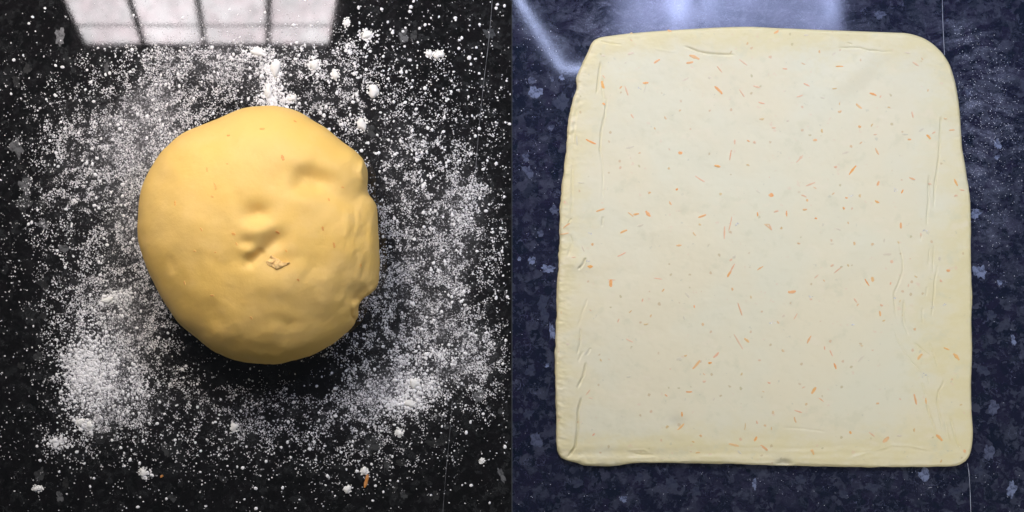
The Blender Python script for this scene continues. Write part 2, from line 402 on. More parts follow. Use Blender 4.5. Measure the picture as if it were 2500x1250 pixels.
def strip(pts, wpx, name, mat, parent, sd=1, z=0.0004):
    P = smooth_poly(pts, False, 8); V = []; r = random.Random(sd)
    for i, p in enumerate(P):
        d = P[min(i+1, len(P)-1)]-P[max(i-1, 0)]; d = d/np.hypot(*d); nx, ny = -d[1], d[0]
        k = wpx*(0.6+0.8*r.random())/2
        for s, zz in ((-1, -0.0002), (-0.7, z*0.4), (0.7, z*0.4), (1, -0.0002)):
            V.append(W(p[0]+nx*k*s, p[1]+ny*k*s, zz))
    F = [(4*i+j, 4*i+j+1, 4*i+j+5, 4*i+j+4) for i in range(len(P)-1) for j in range(3)]
    me = bpy.data.meshes.new(name); me.from_pydata(V, [], F); me.update()
    return link(name, me, mat, parent)
strip([(1203,-40),(1200,24),(1192,110),(1180,210),(1168,330),(1160,430),(1153,520)], 1.5, 'joint_line', m_joint, top_l, 1)
strip([(1104,980),(1098,1060),(1090,1140),(1083,1225),(1079,1290)], 1.2, 'joint_line', m_joint, top_l, 2)
strip([(2300,-40),(2301,24),(2303,80),(2306,135)], 1.6, 'joint_line', m_joint_blue, top_r, 3)
strip([(2362,1130),(2366,1160),(2369,1215),(2371,1290)], 1.8, 'joint_line', m_joint_blue, top_r, 4)

# ------------------------------------------------------------------ unseen glowing panels added for the worktops to mirror
def box(V, F, x0, x1, y0, y1, z0, z1):
    b = len(V); V += [(x, y, z) for z in (z0, z1) for y in (y0, y1) for x in (x0, x1)]
    F += [tuple(b+i for i in f) for f in ((0,2,3,1),(4,5,7,6),(0,1,5,4),(2,6,7,3),(0,4,6,2),(1,3,7,5))]
def pane_mat(name, col, strength, marb):
    m, nt, b = new_mat(name); n = N(nt); co = n.co()
    f = n.noise(co, 34, 6, 0.75); g = n.mr(n.noise(co, 75, 6, 0.7, 0.9), 0.46, 0.66)
    c = n.mix(n.mr(f, 0.35, 0.65), col, tuple(x*y for x, y in zip(col, (1.0, 0.88, 0.90))))
    c = n.mix(n.math('MULTIPLY', g, marb), c, tuple(x*0.45 for x in col))
    c = n.mix(n.math('MULTIPLY', n.mr(n.noise(n.map(co, (1, 2.2, 1), rot=(0, 0, .6)), 22, 6, 0.75, 0.6), 0.44, 0.60), max(0, marb-0.35)), c, tuple(x*0.12 for x in col))  # dark strokes painted into the glow so the mirrored glare looks streaky
    c = n.mix(n.math('MULTIPLY', n.mr(n.noise(n.map(co, (1, .3, 1), loc=(.31, 0, 0)), 9, 3, 0.6), 0.40, 0.62), max(0, marb-0.3)), c, tuple(x*0.10 for x in col))
    em = n.node('ShaderNodeEmission'); n.put(em.inputs[0], c); em.inputs[1].default_value = strength
    n.l.new(em.outputs[0], nt.nodes['Material Output'].inputs[0])
    return m
m_frame = simple('panel_bar', (0.06, 0.065, 0.07), 0.5)
def mirror_panel(name, label, px0, px1, py_low, y_far, z, bars, hbars, pm, fmat, bw=0.012, splay=0.0):
    """an added glowing panel above the worktop, seen only as its mirror image"""
    k = (H+z)/H
    x0, x1 = (px0-PW/2)*S*k, (px1-PW/2)*S*k; y0 = (PH/2-py_low)*S*k; y1 = y_far
    root = bpy.data.objects.new(name, None); C.objects.link(root); root.location = ((x0+x1)/2, (y0+y1)/2, z)
    tag(root, label, 'glow_panel')
    cx, cy = (x0+x1)/2, (y0+y1)/2
    xs = [x0-cx] + [(p-PW/2)*S*k-cx for p in bars] + [x1-cx]
    ys = [y0-cy] + [(PH/2-p)*S*k-cy for p in hbars] + [y1-cy]
    for a, b_ in zip(xs[:-1], xs[1:]):
        for c, d in zip(ys[:-1], ys[1:]):
            V = []; F = []; g = bw/2
            box(V, F, a+g, b_-g, c+g*0.4, d-g*0.4, 0, 0.004)
            me = bpy.data.meshes.new('glow_pane'); me.from_pydata(V, [], F); me.update()
            link('glow_pane', me, pm, root)
    V = []; F = []
    for x in xs: box(V, F, x-bw/2, x+bw/2, ys[0]-bw, ys[-1]+bw, -0.004, 0.02)
    for y in ys: box(V, F, xs[0]-bw, xs[-1]+bw, y-bw*0.13, y+bw*0.13, -0.002, 0.018)
    me = bpy.data.meshes.new('panel_frame'); me.from_pydata(V, [], F); me.update(); link('panel_frame', me, fmat, root)
    if splay:   # panel splayed only to shape the outline of its mirror image
        for ch in root.children:
            for vtx in ch.data.vertices:
                q = (vtx.co.y-ys[0])/(0.084*0.4*k); vtx.co.x += (vtx.co.x-(640-PW/2)*S*k+cx)*splay*(1.0*q)
    return root
pm1 = pane_mat('glow_white', (1.0, 0.965, 0.985), 18.0, 0.5)
sk1 = mirror_panel('glow_panel', 'added glowing white paned panel mirrored at the top of the black worktop', 205, 808, 108, 0.42, 0.60, [352, 500, 655], [62], pm1, m_frame, 0.0065, 0.11)  # added glow standing in for the lit tiled wall mirrored here
pm2 = pane_mat('glow_blue', (0.50, 0.60, 1.0), 25.0, 1.0)
sk2 = mirror_panel('glow_panel', 'added pale blue glowing panel mirrored behind the top edge of the rolled dough', 1490, 2060, 90, 0.46, 0.60, [1700], [], pm2, simple('panel_bar_blue', (0.25, 0.30, 0.5), 0.5), 0.010)  # unseen panel, placed for the blue glare mirrored behind the sheet
# unseen glowing strip added to mirror as the bent stripe left of the sheet
def mirror_streak():
    k = (H+0.55)/H
    P = [((u-PW/2)*S*k, (PH/2-v)*S*k) for u, v in ((1262, -10), (1316, 76), (1371, 163), (1384, 166), (1440, 168))]
    V = []; F = []
    for i, p in enumerate(P):
        a = np.array(P[max(i-1, 0)]); b = np.array(P[min(i+1, len(P)-1)]); d = (b-a)/np.hypot(*(b-a)); n_ = np.array((-d[1], d[0]))
        for s, zz in ((-1, 0), (1, 0), (1, .012), (-1, .012)):
            q = np.array(p)+n_*s*0.0032; V.append((q[0], q[1], zz))
    for i in range(len(P)-1):
        for j in range(4): F.append((4*i+j, 4*i+(j+1) % 4, 4*i+4+(j+1) % 4, 4*i+4+j))
    F += [(3, 2, 1, 0), tuple(4*(len(P)-1)+j for j in range(4))]
    me = bpy.data.meshes.new('glow_strip'); me.from_pydata(V, [], F); me.update()
    m, nt, b = new_mat('glow_strip'); em = nt.nodes.new('ShaderNodeEmission'); em.inputs[0].default_value = (0.55, 0.64, 1.0, 1); em.inputs[1].default_value = 20.0
    nt.links.new(em.outputs[0], nt.nodes['Material Output'].inputs[0])
    o = link('glow_strip', me, m); o.location.z = 0.55
    tag(o, 'added bent pale blue glowing strip mirrored left of the rolled dough', 'glow')
mirror_streak()

# ------------------------------------------------------------------ dough ball
def inside_ball(u, v, grow=0):
    P = smooth_poly(BALL, True, 3); c = P.mean(0)
    ang = np.arctan2(P[:,1]-c[1], P[:,0]-c[0]); r = np.hypot(P[:,0]-c[0], P[:,1]-c[1]); o = np.argsort(ang)
    R = np.interp(np.arctan2(v-c[1], u-c[0]), ang[o], r[o], period=2*math.pi)
    return np.hypot(u-c[0], v-c[1]) < R+grow
BUMPS = [ # cu, cv, ru, rv, rot, height(px)
 (625,560,26,20,0,4),(700,690,70,32,0,6),(640,700,46,30,0,3),(575,640,40,20,-30,-3),(604,660,24,10,-10,2),
 (505,560,90,80,0,5),(560,380,120,80,0,3),(745,580,45,60,0,3),(870,400,16,34,-25,5),(845,560,26,60,0,5),(800,690,16,40,10,5),
 (735,650,16,24,40,3),(420,600,30,70,20,3),(480,770,60,40,30,-3),(600,820,80,30,0,3),(700,800,60,24,-10,-2),(820,770,36,20,-40,-3),(905,600,12,60,0,3)]
GROOVES = [ # pts, width, depth
 ([(600,652),(622,630),(645,606)],16,-6),
 ([(835,455),(868,470),(890,486)],14,-2.5),([(802,640),(806,680),(796,715),(772,738)],14,-3.5),([(850,640),(838,690),(818,735)],13,-3),
 ([(876,560),(872,620),(860,680)],8,-2.5),([(895,560),(893,640),(882,690)],7,-2.5),([(846,500),(848,560),(844,590)],7,2.5),([(868,500),(880,540),(872,580)],7,3),
 ([(415,620),(425,650),(432,672)],9,-3),([(505,625),(530,640)],10,-3),([(350,560),(352,600),(362,640)],6,-3),([(560,690),(545,740)],14,-2),
 ([(862,690),(846,730),(825,770)],8,-3),([(735,690),(752,668),(770,640)],9,-2.5),([(655,770),(700,790),(740,790)],10,-2),([(585,830),(640,852),(700,850)],9,-2),
 ([(916,694),(898,708),(880,722),(866,742),(862,760)],7,7),([(905,722),(884,738),(876,760)],5,-5),([(858,752),(860,772),(870,786)],5,-4),
 ([(880,390),(874,420),(884,452)],6,4),([(866,380),(860,420),(872,460)],7,-3)]
def ball():
    P = smooth_poly(BALL, True, 24); c = np.array([634.0, 577.0])
    zeq = 0.034; HT = 0.088; kf = (H-zeq)/H
    ang = np.arctan2(P[:,1]-c[1], P[:,0]-c[0]); rr = np.hypot(P[:,0]-c[0], P[:,1]-c[1]); o = np.argsort(ang)
    nt_, na = 900, 300
    th = np.linspace(-math.pi, math.pi, nt_, endpoint=False)
    R = np.interp(th, ang[o], rr[o], period=2*math.pi)
    ft = np.fft.rfft(R); ft[9:] = 0; Rs = np.fft.irfft(ft, nt_)
    A = np.concatenate([np.linspace(0.004, math.pi/2, int(na*0.72), endpoint=False), np.linspace(math.pi/2, math.radians(142), na-int(na*0.72))])
    T, AA = np.meshgrid(th, A)
    wgt = sst(math.radians(42), math.radians(76), AA)
    RR = Rs[None, :]*(1-wgt)+R[None, :]*wgt
    rad = RR*np.sin(AA)**0.93*np.where(AA > math.pi/2, 1.0, 1.0)
    up = AA <= math.pi/2
    z = np.where(up, zeq+(HT-zeq)*np.abs(np.cos(AA))**0.92*np.sign(np.cos(AA)), zeq*(1+np.cos(AA)/abs(math.cos(A[-1]))))
    x = (c[0]-PW/2)*S*kf + rad*np.cos(T)*S*kf
    y = (PH/2-c[1])*S*kf - rad*np.sin(T)*S*kf
    # the crown of the ball leans a little to the upper left, as kneaded
    lean = (z-zeq).clip(0)/(HT-zeq)
    x = x + lean*0.010; y = y + lean*0.004
    P3 = np.stack([x, y, z], -1)
    def normals(P3):
        dt = np.roll(P3, -1, 1)-np.roll(P3, 1, 1); da = np.gradient(P3, axis=0)
        n_ = np.cross(dt, da); n_ /= np.linalg.norm(n_, axis=-1, keepdims=True)+1e-12
        if n_[100, 0, 2] < 0: n_ = -n_
        return n_
    n_ = normals(P3)
    u = x/S*H/(H-z)+PW/2; v = PH/2-y/S*H/(H-z)
    mask = sst(math.radians(112), math.radians(88), AA)
    d = np.zeros_like(u)
    for cu, cv, ru, rv, rot, h in BUMPS: d += h*gauss(u, v, cu, cv, ru, rv, rot)
    for pts, wd, h in GROOVES:
        if abs(h) < 4: h *= 0.5; wd *= 1.5
        D, t, s = seg_dist(u, v, pts); ta = sst(0, 0.25, t)*sst(1, 0.75, t)*0.8+0.2
        d += h*np.exp(-0.5*(D/(wd*0.55))**2)*ta
    # thumb dimple, pit by the torn scrap, and the broad dent to the upper right
    d -= 21*gauss(u, v, 627, 525, 23, 19) - 11*gauss(u, v, 626, 558, 22, 19)
    d -= 18*gauss(u, v, 672, 590, 21, 17, -38) + 7*gauss(u, v, 634, 622, 26, 9, -40)
    d -= 4*gauss(u, v, 597, 590, 14, 9) - 6*gauss(u, v, 606, 613, 14, 10)
    d -= 9*gauss(u, v, 668, 640, 34, 18)
    d -= 19*gauss(u, v, 762, 440, 31, 27, 24) + 13*gauss(u, v, 822, 470, 52, 20, 33)
    d += 5*gauss(u, v, 752, 402, 50, 14, 14)
    D, t_, s_ = seg_dist(u, v, [(728,452),(738,424),(762,414),(800,430),(846,466)]); d -= 6*np.exp(-0.5*(D/13)**2)*sst(1, 0.6, t_)
    d += (fbm(u, v, 110, 21, 3)-0.5)*13 + (fbm(u+0.4*v, v, 38, 31, 3)-0.5)*4.5*(0.35+0.35*sst(700, 880, u)+0.4*sst(700, 850, v))
    # lengthwise stretch marks down the right side
    d += (fbm(u*1.0+0.15*v, v*0.22, 16, 41, 3)-0.5)*2.6*sst(790, 880, u)*sst(440, 520, v)*sst(800, 720, v)
    d *= mask
    P3 = P3+n_*(d*S)[..., None]
    P3[..., 2] = np.clip(P3[..., 2], 0.0, None)
    V = np.vstack([P3.reshape(-1, 3), [P3[0].mean(0)], [[*P3[-1].mean(0)[:2], 0.0]]])
    i = np.arange(nt_*na).reshape(na, nt_); j = np.roll(i, -1, 1)
    F = np.stack([i[:-1].ravel(), i[1:].ravel(), j[1:].ravel(), j[:-1].ravel()], 1)
    F = F[:, ::-1]
    tri1 = np.stack([np.full(nt_, len(V)-2), i[0], j[0], j[0]], 1)
    me = mesh_np('dough_ball', V, F)
    import bmesh
    bm = bmesh.new(); bm.from_mesh(me); bm.verts.ensure_lookup_table()
    for k in range(nt_):
        f = bm.faces.new((bm.verts[len(V)-2], bm.verts[int(j[0, k])], bm.verts[int(i[0, k])])); f.smooth = True
        bm.faces.new((bm.verts[len(V)-1], bm.verts[int(i[-1, k])], bm.verts[int(j[-1, k])]))
    bmesh.ops.recalc_face_normals(bm, faces=bm.faces)
    bm.to_mesh(me); bm.free()
    ob = link('dough_ball', me, m_ball)
    tag(ob, 'smooth yellow ball of dough with finger dents resting on the floured black worktop', 'dough')
    # lookup for things set into the surface
    uu = P3[..., 0]/S*H/(H-P3[..., 2])+PW/2; vv = PH/2-P3[..., 1]/S*H/(H-P3[..., 2])
    nn = normals(P3); lim = int(na*0.72)
    def at(u_, v_):
        k = np.argmin((uu[:lim]-u_)**2+(vv[:lim]-v_)**2); a_, b__ = divmod(k, nt_)
        return Vector(P3[a_, b__]), Vector(nn[a_, b__])
    return ob, at
ball_o, ball_at = ball()

# ------------------------------------------------------------------ zest shreds: four shapes shared by all
def shred_mesh(kind, sd):
    r = random.Random(sd); n = 7; V = []; F = []
    bend = r.uniform(-0.5, 0.5); 
    for i in range(n):
        t = i/(n-1); x = t-0.5; wv = (0.5*(math.sin(math.pi*min(max(t*0.86+0.07, 0), 1))**0.5))*(1+r.uniform(-0.22, 0.22))
        yc = bend*(0.25-x*x)*2.0*0.8
        for s, zz in ((-1, -0.4), (-0.75, 0.35), (0.7, 0.45), (1, -0.4)): V.append((x, yc+s*wv, zz*(0.7+r.uniform(0, 0.5))))
    for i in range(n-1):
        for j in range(3): F.append((4*i+j, 4*i+4+j, 4*i+5+j, 4*i+1+j))
    F += [(0, 1, 2, 3), tuple(4*(n-1)+j for j in (3, 2, 1, 0))]
    me = bpy.data.meshes.new('zest_'+kind); me.from_pydata(V, [], F); me.update()
    me.materials.append(m_z[kind]); return me
shreds = {k: [shred_mesh(k, 7*i+ord(k)) for i in range(4)] for k in m_z}
def basis_obj(o, pos, nrm, direc, sx, sy, sz, parent):
    from mathutils import Matrix
    nrm = nrm.normalized(); t = (direc-nrm*direc.dot(nrm)).normalized(); b = nrm.cross(t)
    M = Matrix(((t.x*sx, b.x*sy, nrm.x*sz, pos.x), (t.y*sx, b.y*sy, nrm.y*sz, pos.y), (t.z*sx, b.z*sy, nrm.z*sz, pos.z), (0, 0, 0, 1)))
    o.parent = parent
    o.matrix_parent_inverse = parent.matrix_world.inverted() if parent else Matrix()
    o.matrix_basis = M
for i, (u, v, l, wd, dg) in enumerate([(640,315,12,7,0),(720,296,8,6,30),(506,414,11,6,80),(524,455,18,8,75),(427,496,12,7,80),(518,480,8,7,20),(570,571,10,8,20),(677,568,11,8,40),(577,596,8,6,60),(475,613,7,6,0),(803,487,8,6,80),(837,458,7,5,20),(788,558,10,6,80),(816,598,13,7,75),(698,612,7,5,50),(727,684,7,6,40),(518,722,9,6,0),(613,776,8,6,60),(690,385,14,9,70),(490,560,10,6,60),(450,690,9,6,90),(555,400,6,5,0),(525,616,6,5,0),(880,648,9,7,70),(558,330,8,6,10)]):
    p, nr = ball_at(u, v); o = bpy.data.objects.new('zest_shred', shreds['b'][i % 4]); C.objects.link(o)
    a = math.radians(dg); basis_obj(o, p, nr, Vector((math.cos(a), -math.sin(a), 0)), l*S, wd*S*0.9, 2.0*S, ball_o)

# torn, rough scrap of dough pulled up in the middle of the ball
def torn():
    p0, n0 = ball_at(677, 637)
    a = np.linspace(0, 2*math.pi, 40, endpoint=False)
    outl = smooth_poly([(646,640),(655,633),(660,620),(668,626),(676,630),(688,637),(697,642),(709,641),(705,647),(694,650),(686,655),(676,659),(668,655),(657,650)], True, 4)
    c = outl.mean(0); rings = 7; V = []; r = np.random.default_rng(5); m = len(outl)
    for k in range(rings+1):
        f = 1-k/rings
        for q in outl:
            uu, vv = c+(q-c)*f
            p, nr = ball_at(uu, vv)
            hgt = (2.5+4.0*(1-f**2.2)+(fbm(np.array(uu), np.array(vv), 7, 60, 3)-0.5)*11 if 0 < k else -2)
            V.append(tuple(p+nr*float(hgt)*S))
    F = [(k*m+i, k*m+(i+1) % m, (k+1)*m+(i+1) % m, (k+1)*m+i) for k in range(rings) for i in range(m)]
    me = bpy.data.meshes.new('torn_scrap'); me.from_pydata(V, [], F); me.update()
    for p in me.polygons: p.use_smooth = False
    o = link('torn_scrap', me, m_torn, ball_o); o['label'] = 'rough pale torn scrap in the middle of the ball'
torn()

# ------------------------------------------------------------------ rolled dough sheet
TOPE = [(1452,98),(1466,92),(1490,88),(1530,83),(1600,77),(1680,72),(1750,68),(1830,66),(1900,69),(2000,73),(2100,77),(2180,80),(2215,82),(2248,91),(2275,106),(2298,127)]
RIGHT = [(2298,127),(2315,152),(2326,182),(2335,220),(2341,260),(2345,310),(2348,358),(2353,390),(2360,430),(2366,465),(2369,500),(2370,560),(2371,650),(2372,740),(2371,800),(2373,850),(2372,900),(2370,940),(2372,1000),(2375,1055),(2371,1095),(2366,1112),(2357,1125)]
BOT = [(2357,1125),(2342,1134),(2320,1138),(2280,1139),(2200,1140),(2120,1140),(2040,1138),(1950,1137),(1850,1135),(1750,1131),(1650,1130),(1560,1130),(1530,1133),(1500,1137),(1460,1137),(1425,1135),(1410,1130),(1385,1124),(1370,1117)]
LEFT = [(1370,1117),(1361,1098),(1358,1060),(1359,1010),(1356,950),(1356,870),(1358,800),(1360,760),(1361,700),(1364,640),(1367,580),(1367,530),(1370,480),(1376,420),(1381,380),(1385,330),(1391,280),(1400,240),(1409,212),(1408,192),(1418,165),(1432,135),(1443,110),(1452,98)]
def c1(x, y): return (1262+x/3.29, 20+y/3.29)
def c2(x, y): return (1860+x/3.289, 20+y/3.289)
def c3(x, y): return (1262+x/2.9765, 380+y/2.9765)
def c4(x, y): return (1860+x/2.976, 380+y/2.976)
def c5(x, y): return (1262+x/2.7774, 780+y/2.7774)
def c6(x, y): return (1860+x/2.7774, 780+y/2.7774)
def pl(c, *a): return [c(a[i], a[i+1]) for i in range(0, len(a), 2)]
# creases: points, half width px, depth px, step (one side stands proud like a fold)
CREASE = [
 (pl(c1,1330,308,1380,325,1450,352,1510,365,1560,372,1650,377,1760,380),4.0,3.5,2.6),
 (pl(c1,640,265,740,285,850,298),3,1.6,1.2),(pl(c1,690,262,800,240,900,235),3,1.2,1.0),(pl(c1,1100,330,1240,355,1290,350),4,-1.0,0),
 (pl(c1,672,425,655,540,636,700),3,3.0,1.2),(pl(c1,690,560,682,640,700,760),3,1.6,.6),(pl(c1,717,700,706,850,672,1000,664,1150,690,1240),3,3.0,1.0),
 (pl(c3,605,0,622,60,625,200,620,330),2.6,1.6,.6),(pl(c3,625,440,615,520),2.6,2.2,0),
 (pl(c2,600,322,700,320,780,322,860,345,950,350),3,2.4,1.2),(pl(c2,680,280,720,295),3,1.6,0),(pl(c2,860,335,960,355,1050,350),3,1.0,.5),
 (pl(c2,1430,860,1424,1050,1412,1240),3,2.6,1.0),(pl(c4,1280,0,1270,90,1252,200,1248,300,1243,390),3,2.8,1.0),(pl(c4,1212,130,1205,230,1207,320,1197,420,1194,515),3,2.8,1.0),
 (pl(c4,1215,670,1205,800),2.6,1.4,0),(pl(c4,1245,640,1242,740,1237,860),2.6,1.8,0),(pl(c4,1280,770,1250,920,1240,1100,1225,1180),3,1.8,.5),
 (pl(c4,1155,570,1150,620),2.6,1.8,0),(pl(c4,990,630,1020,760,1020,840,985,940,955,1000,960,1080,978,1200),3,2.2,.6),(pl(c4,1030,1040,1020,1160,1035,1245),3,2.6,.6),
 (pl(c4,1195,950,1185,1020),2.6,1.6,0),(pl(c4,1165,1100,1160,1220),2.6,1.4,0),
 (pl(c6,895,60,920,150,980,240,1020,300,1090,370),3,1.6,.4),(pl(c6,945,0,990,110),3,1.6,.4),(pl(c6,1020,150,1080,200,1135,245),3,2.0,.4),(pl(c6,1130,150,1175,280,1190,330),3,1.5,.4),
 (pl(c6,1230,385,1222,440,1192,490,1183,560,1200,650,1225,770),3,2.4,.8),(pl(c6,1110,560,1130,640,1165,730,1180,780),3,2.4,.8),(pl(c6,1270,650,1300,790,1345,890),3,2.2,.8),(pl(c6,1120,380,1130,440),3,1.8,0),(pl(c6,1080,420,1110,520),3,1.4,0),(pl(c6,1235,670,1255,780,1275,850),3,1.4,0),
 (pl(c6,840,850,1000,855,1160,890),5,-3.0,0),(pl(c6,600,930,760,890,880,850),6,-2.6,0),(pl(c6,120,730,280,740,440,760),4,1.0,.4),
 (pl(c5,430,50,428,160,405,240),3,2.2,.8),(pl(c5,470,280,445,390,405,470),3,3.2,1.2),(pl(c5,450,210,410,290),3,1.6,0),(pl(c5,440,510,412,620,410,750,395,860,330,950),3.6,4.5,2.5),
 (pl(c5,740,885,860,880,900,900),4,-2.2,0),(pl(c5,730,940,880,935,960,930),4,-2.2,0),(pl(c5,780,905,840,915,930,915),3.5,1.6,0),(pl(c5,500,190,470,240),3,1.4,0),
 (pl(c3,365,500,395,455),3,2.4,0),(pl(c3,440,830,480,790,500,740),4,4.0,2.0),(pl(c3,400,30,400,300,390,470),4,1.4,.8),(pl(c3,385,570,400,640,365,740),4,1.6,1),(pl(c3,515,1030,460,1180,440,1250),3,1.4,.5),
 (pl(c1,500,700,470,860,440,1180),5,1.4,.6)]
EP = np.vstack([smooth_poly(TOPE, False, 6)[:-1], smooth_poly(RIGHT, False, 6)[:-1], smooth_poly(BOT, False, 6)[:-1], smooth_poly(LEFT, False, 6)[:-1]])
def edge_dist(u, v):
    sh = np.shape(u); u = np.ravel(u); v = np.ravel(v); out = np.full(u.shape, 1e9)
    A = EP[::2]; B = np.roll(A, -1, 0); D = B-A; L2 = (D*D).sum(1)
    for i in range(len(A)):
        m = (np.abs(u-A[i, 0]) < 190) & (np.abs(v-A[i, 1]) < 190)
        if not m.any(): continue
        uu, vv = u[m], v[m]
        t = np.clip(((uu-A[i,0])*D[i,0]+(vv-A[i,1])*D[i,1])/L2[i], 0, 1)
        out[m] = np.minimum(out[m], np.hypot(uu-A[i,0]-t*D[i,0], vv-A[i,1]-t*D[i,1]))
    return np.minimum(out, 180).reshape(sh)
TH = 15.0   # thickness in px (about 7 mm)
def sheet_h(u, v, d=None):
    if d is None: d = edge_dist(u, v)
    wd = 10.0
    t = np.clip(d/wd, 0, 1)
    h = TH*(0.42+0.58*(1-(1-t)**2.4)**0.5)
    h = h + 1.0*np.exp(-0.5*((d-26)/20)**2)        # slightly thicker rim
    h = h + (fbm(u, v, 160, 71, 3)-0.5)*5 + (fbm(u, v, 55, 81, 3)-0.5)*3.2 + (fbm(u, v*1.5, 16, 85, 3)-0.5)*0.7
    h = h + (fbm(u, v*1.7, 13, 91, 2)-0.5)*(3.0+3*sst(1500, 1400, u))*np.exp(-d/20)*sst(0, 3, d)    # puckered edge
    k = sst(0, 8, d)
    for pts, wdt, dep, step in CREASE:
        P = np.array(pts); m = (u > P[:,0].min()-60) & (u < P[:,0].max()+60) & (v > P[:,1].min()-60) & (v < P[:,1].max()+60)
        if not np.any(m): continue
        D, tt, s = seg_dist(u[m], v[m], pts); ta = sst(0, 0.18, tt)*sst(1, 0.82, tt)
        dep = dep*(1.6 if dep > 0 else 0.7); step = step*1.2
        g = -dep*np.exp(-0.5*(D/(wdt*0.42))**2)*ta
        if step: g = g + step*0.32*s*np.exp(-D/22)*sst(0, 2.5, D)*ta
        h = h.copy() if not h.flags.writeable else h
        h[m] = h[m] + g*k[m]
    h = h + 4.5*gauss(u, v, *c3(425, 778), 20, 14) - 3.2*gauss(u, v, *c2(780, 660), 50, 22, -38) + 2.5*gauss(u, v, *c2(700, 540), 50, 26, -38)
    h = h - 3.5*gauss(u, v, *c5(1075, 690), 16, 12) + 2*gauss(u, v, *c5(1080, 780), 26, 12)
    h = h - 9*gauss(u, v, 1912, 1130, 12, 10)*sst(0, 6, d)
    # softly rippled bottom rim
    h = h + 2.6*np.sin((v-1085)*0.16+fbm(u, v, 90, 95)*3)*gauss(u, v, 1880, 1108, 420, 16)
    return h
def sheet():
    def resample(P, s):
        P = smooth_poly(P, False, 20); L = np.concatenate([[0], np.cumsum(np.hypot(*(P[1:]-P[:-1]).T))]); L /= L[-1]
        return np.stack([np.interp(s, L, P[:,0]), np.interp(s, L, P[:,1])], -1)
    def spacing(n, size):
        e = np.array([0, .7, 1.5, 2.5, 3.7, 5.2, 7.0, 9.2, 11.8])/size
        midl = np.linspace(14.5/size, 1-14.5/size, n)
        return np.concatenate([e, midl, (1-e)[::-1]])
    s = spacing(580, 1000.0); t = spacing(580, 1060.0)
    T_ = resample(TOPE, s); B_ = resample(BOT, 1-s); R_ = resample(RIGHT, t); L_ = resample(LEFT, 1-t); fade = np.sin(math.pi*t)**0.3; L_[:, 0] += (fbm(t*1060, 0*t, 22, 140, 3)-0.5)*6*fade; R_[:, 0] += (fbm(t*1060, 0*t+9, 60, 141, 3)-0.5)*4*fade; B_[:, 1] += (fbm(s*1000, 0*s+5, 40, 142, 3)-0.5)*4*np.sin(math.pi*s)**0.3
    SS, TT = np.meshgrid(s, t); SS = SS[..., None]; TT = TT[..., None]
    c00, c10, c01, c11 = T_[0], T_[-1], B_[0], B_[-1]
    Q = (1-TT)*T_[None]+TT*B_[None]+(1-SS)*L_[:, None]+SS*R_[:, None]-((1-SS)*(1-TT)*c00+SS*(1-TT)*c10+(1-SS)*TT*c01+SS*TT*c11)
    U, V = Q[..., 0], Q[..., 1]; ny, nx = U.shape
    d = edge_dist(U, V); 
    d[0] = d[-1] = 0; d[:, 0] = d[:, -1] = 0
    h = sheet_h(U, V, d)
    kf = (H-TH*S*0.45)/H      # the outline is read at the height of the edge
    X, Y, Z = (U-PW/2)*S*kf, (PH/2-V)*S*kf, h*S
    top = np.stack([X.ravel(), Y.ravel(), Z.ravel()], 1)
    i = np.arange(X.size).reshape(ny, nx)
    F = [np.stack([i[:-1,:-1].ravel(), i[1:,:-1].ravel(), i[1:,1:].ravel(), i[:-1,1:].ravel()], 1)]
    ring = np.concatenate([i[0,:], i[1:,-1], i[-1,-2::-1], i[-2:0:-1,0]]); k = len(ring)
    pr = top[ring]; c = pr.mean(0); tang = np.roll(pr, -1, 0)-np.roll(pr, 1, 0)
    nrm = np.stack([tang[:,1], -tang[:,0]], 1); nrm /= np.linalg.norm(nrm, axis=1, keepdims=True)+1e-12
    nrm *= np.sign((nrm*(pr[:, :2]-c[:2])).sum(1))[:, None]
    Vs = [top]; prev = ring; base = len(top)
    for off, fz in ((0.6, 0.8), (0.9, 0.55), (0.5, 0.28), (-2.5, 0.0), (-10, -0.0)):
        a = pr.copy(); a[:, :2] += nrm*off*S; a[:, 2] = pr[:, 2]*fz+ (0.00015 if fz == 0 else 0)
        Vs.append(a); cur = base+np.arange(k); base += k
        F.append(np.stack([prev, np.roll(prev, -1), np.roll(cur, -1), cur], 1)); prev = cur
    VV = np.vstack(Vs)
    me = mesh_np('dough_sheet', VV, np.vstack(F))
    import bmesh
    bm = bmesh.new(); bm.from_mesh(me); bmesh.ops.recalc_face_normals(bm, faces=bm.faces); 
    bm.faces.ensure_lookup_table()
    if bm.faces[len(F[0])//2].normal.z < 0: bmesh.ops.reverse_faces(bm, faces=bm.faces)
    bm.to_mesh(me); bm.free()
    n0 = U.size; rest = len(VV)-n0
    rim = np.exp(-d/75)*0.9 + 0.5*gauss(U, V, 2300, 850, 70, 170) + 0.35*gauss(U, V, 1850, 1090, 400, 35) + 0.3*sst(170, 60, V)
    rim = np.clip(rim, 0, 1.2)
    stain_shade = 0.55*gauss(U, V, *c5(1085, 690), 16, 11)*0.6 + 0.6*gauss(U, V, 1913, 1128, 13, 7)  # grey stain, plus shade painted into the edge dent
    gl = gauss(U, V, 1900, 1108, 420, 20) + gauss(U, V, *c5(850, 900), 70, 22)
    attr(me, 'rim', np.concatenate([rim.ravel(), np.full(rest, 1.0)])); attr(me, 'stain_shade', np.concatenate([stain_shade.ravel(), np.zeros(rest)]))
    attr(me, 'gloss', np.concatenate([np.clip(gl, 0, 1).ravel(), np.zeros(rest)]))
    o = link('dough_sheet', me, m_sheet)
    tag(o, 'pale rolled out rectangular sheet of dough dotted with orange zest on navy worktop', 'dough')
    return o
sheet_o = sheet()

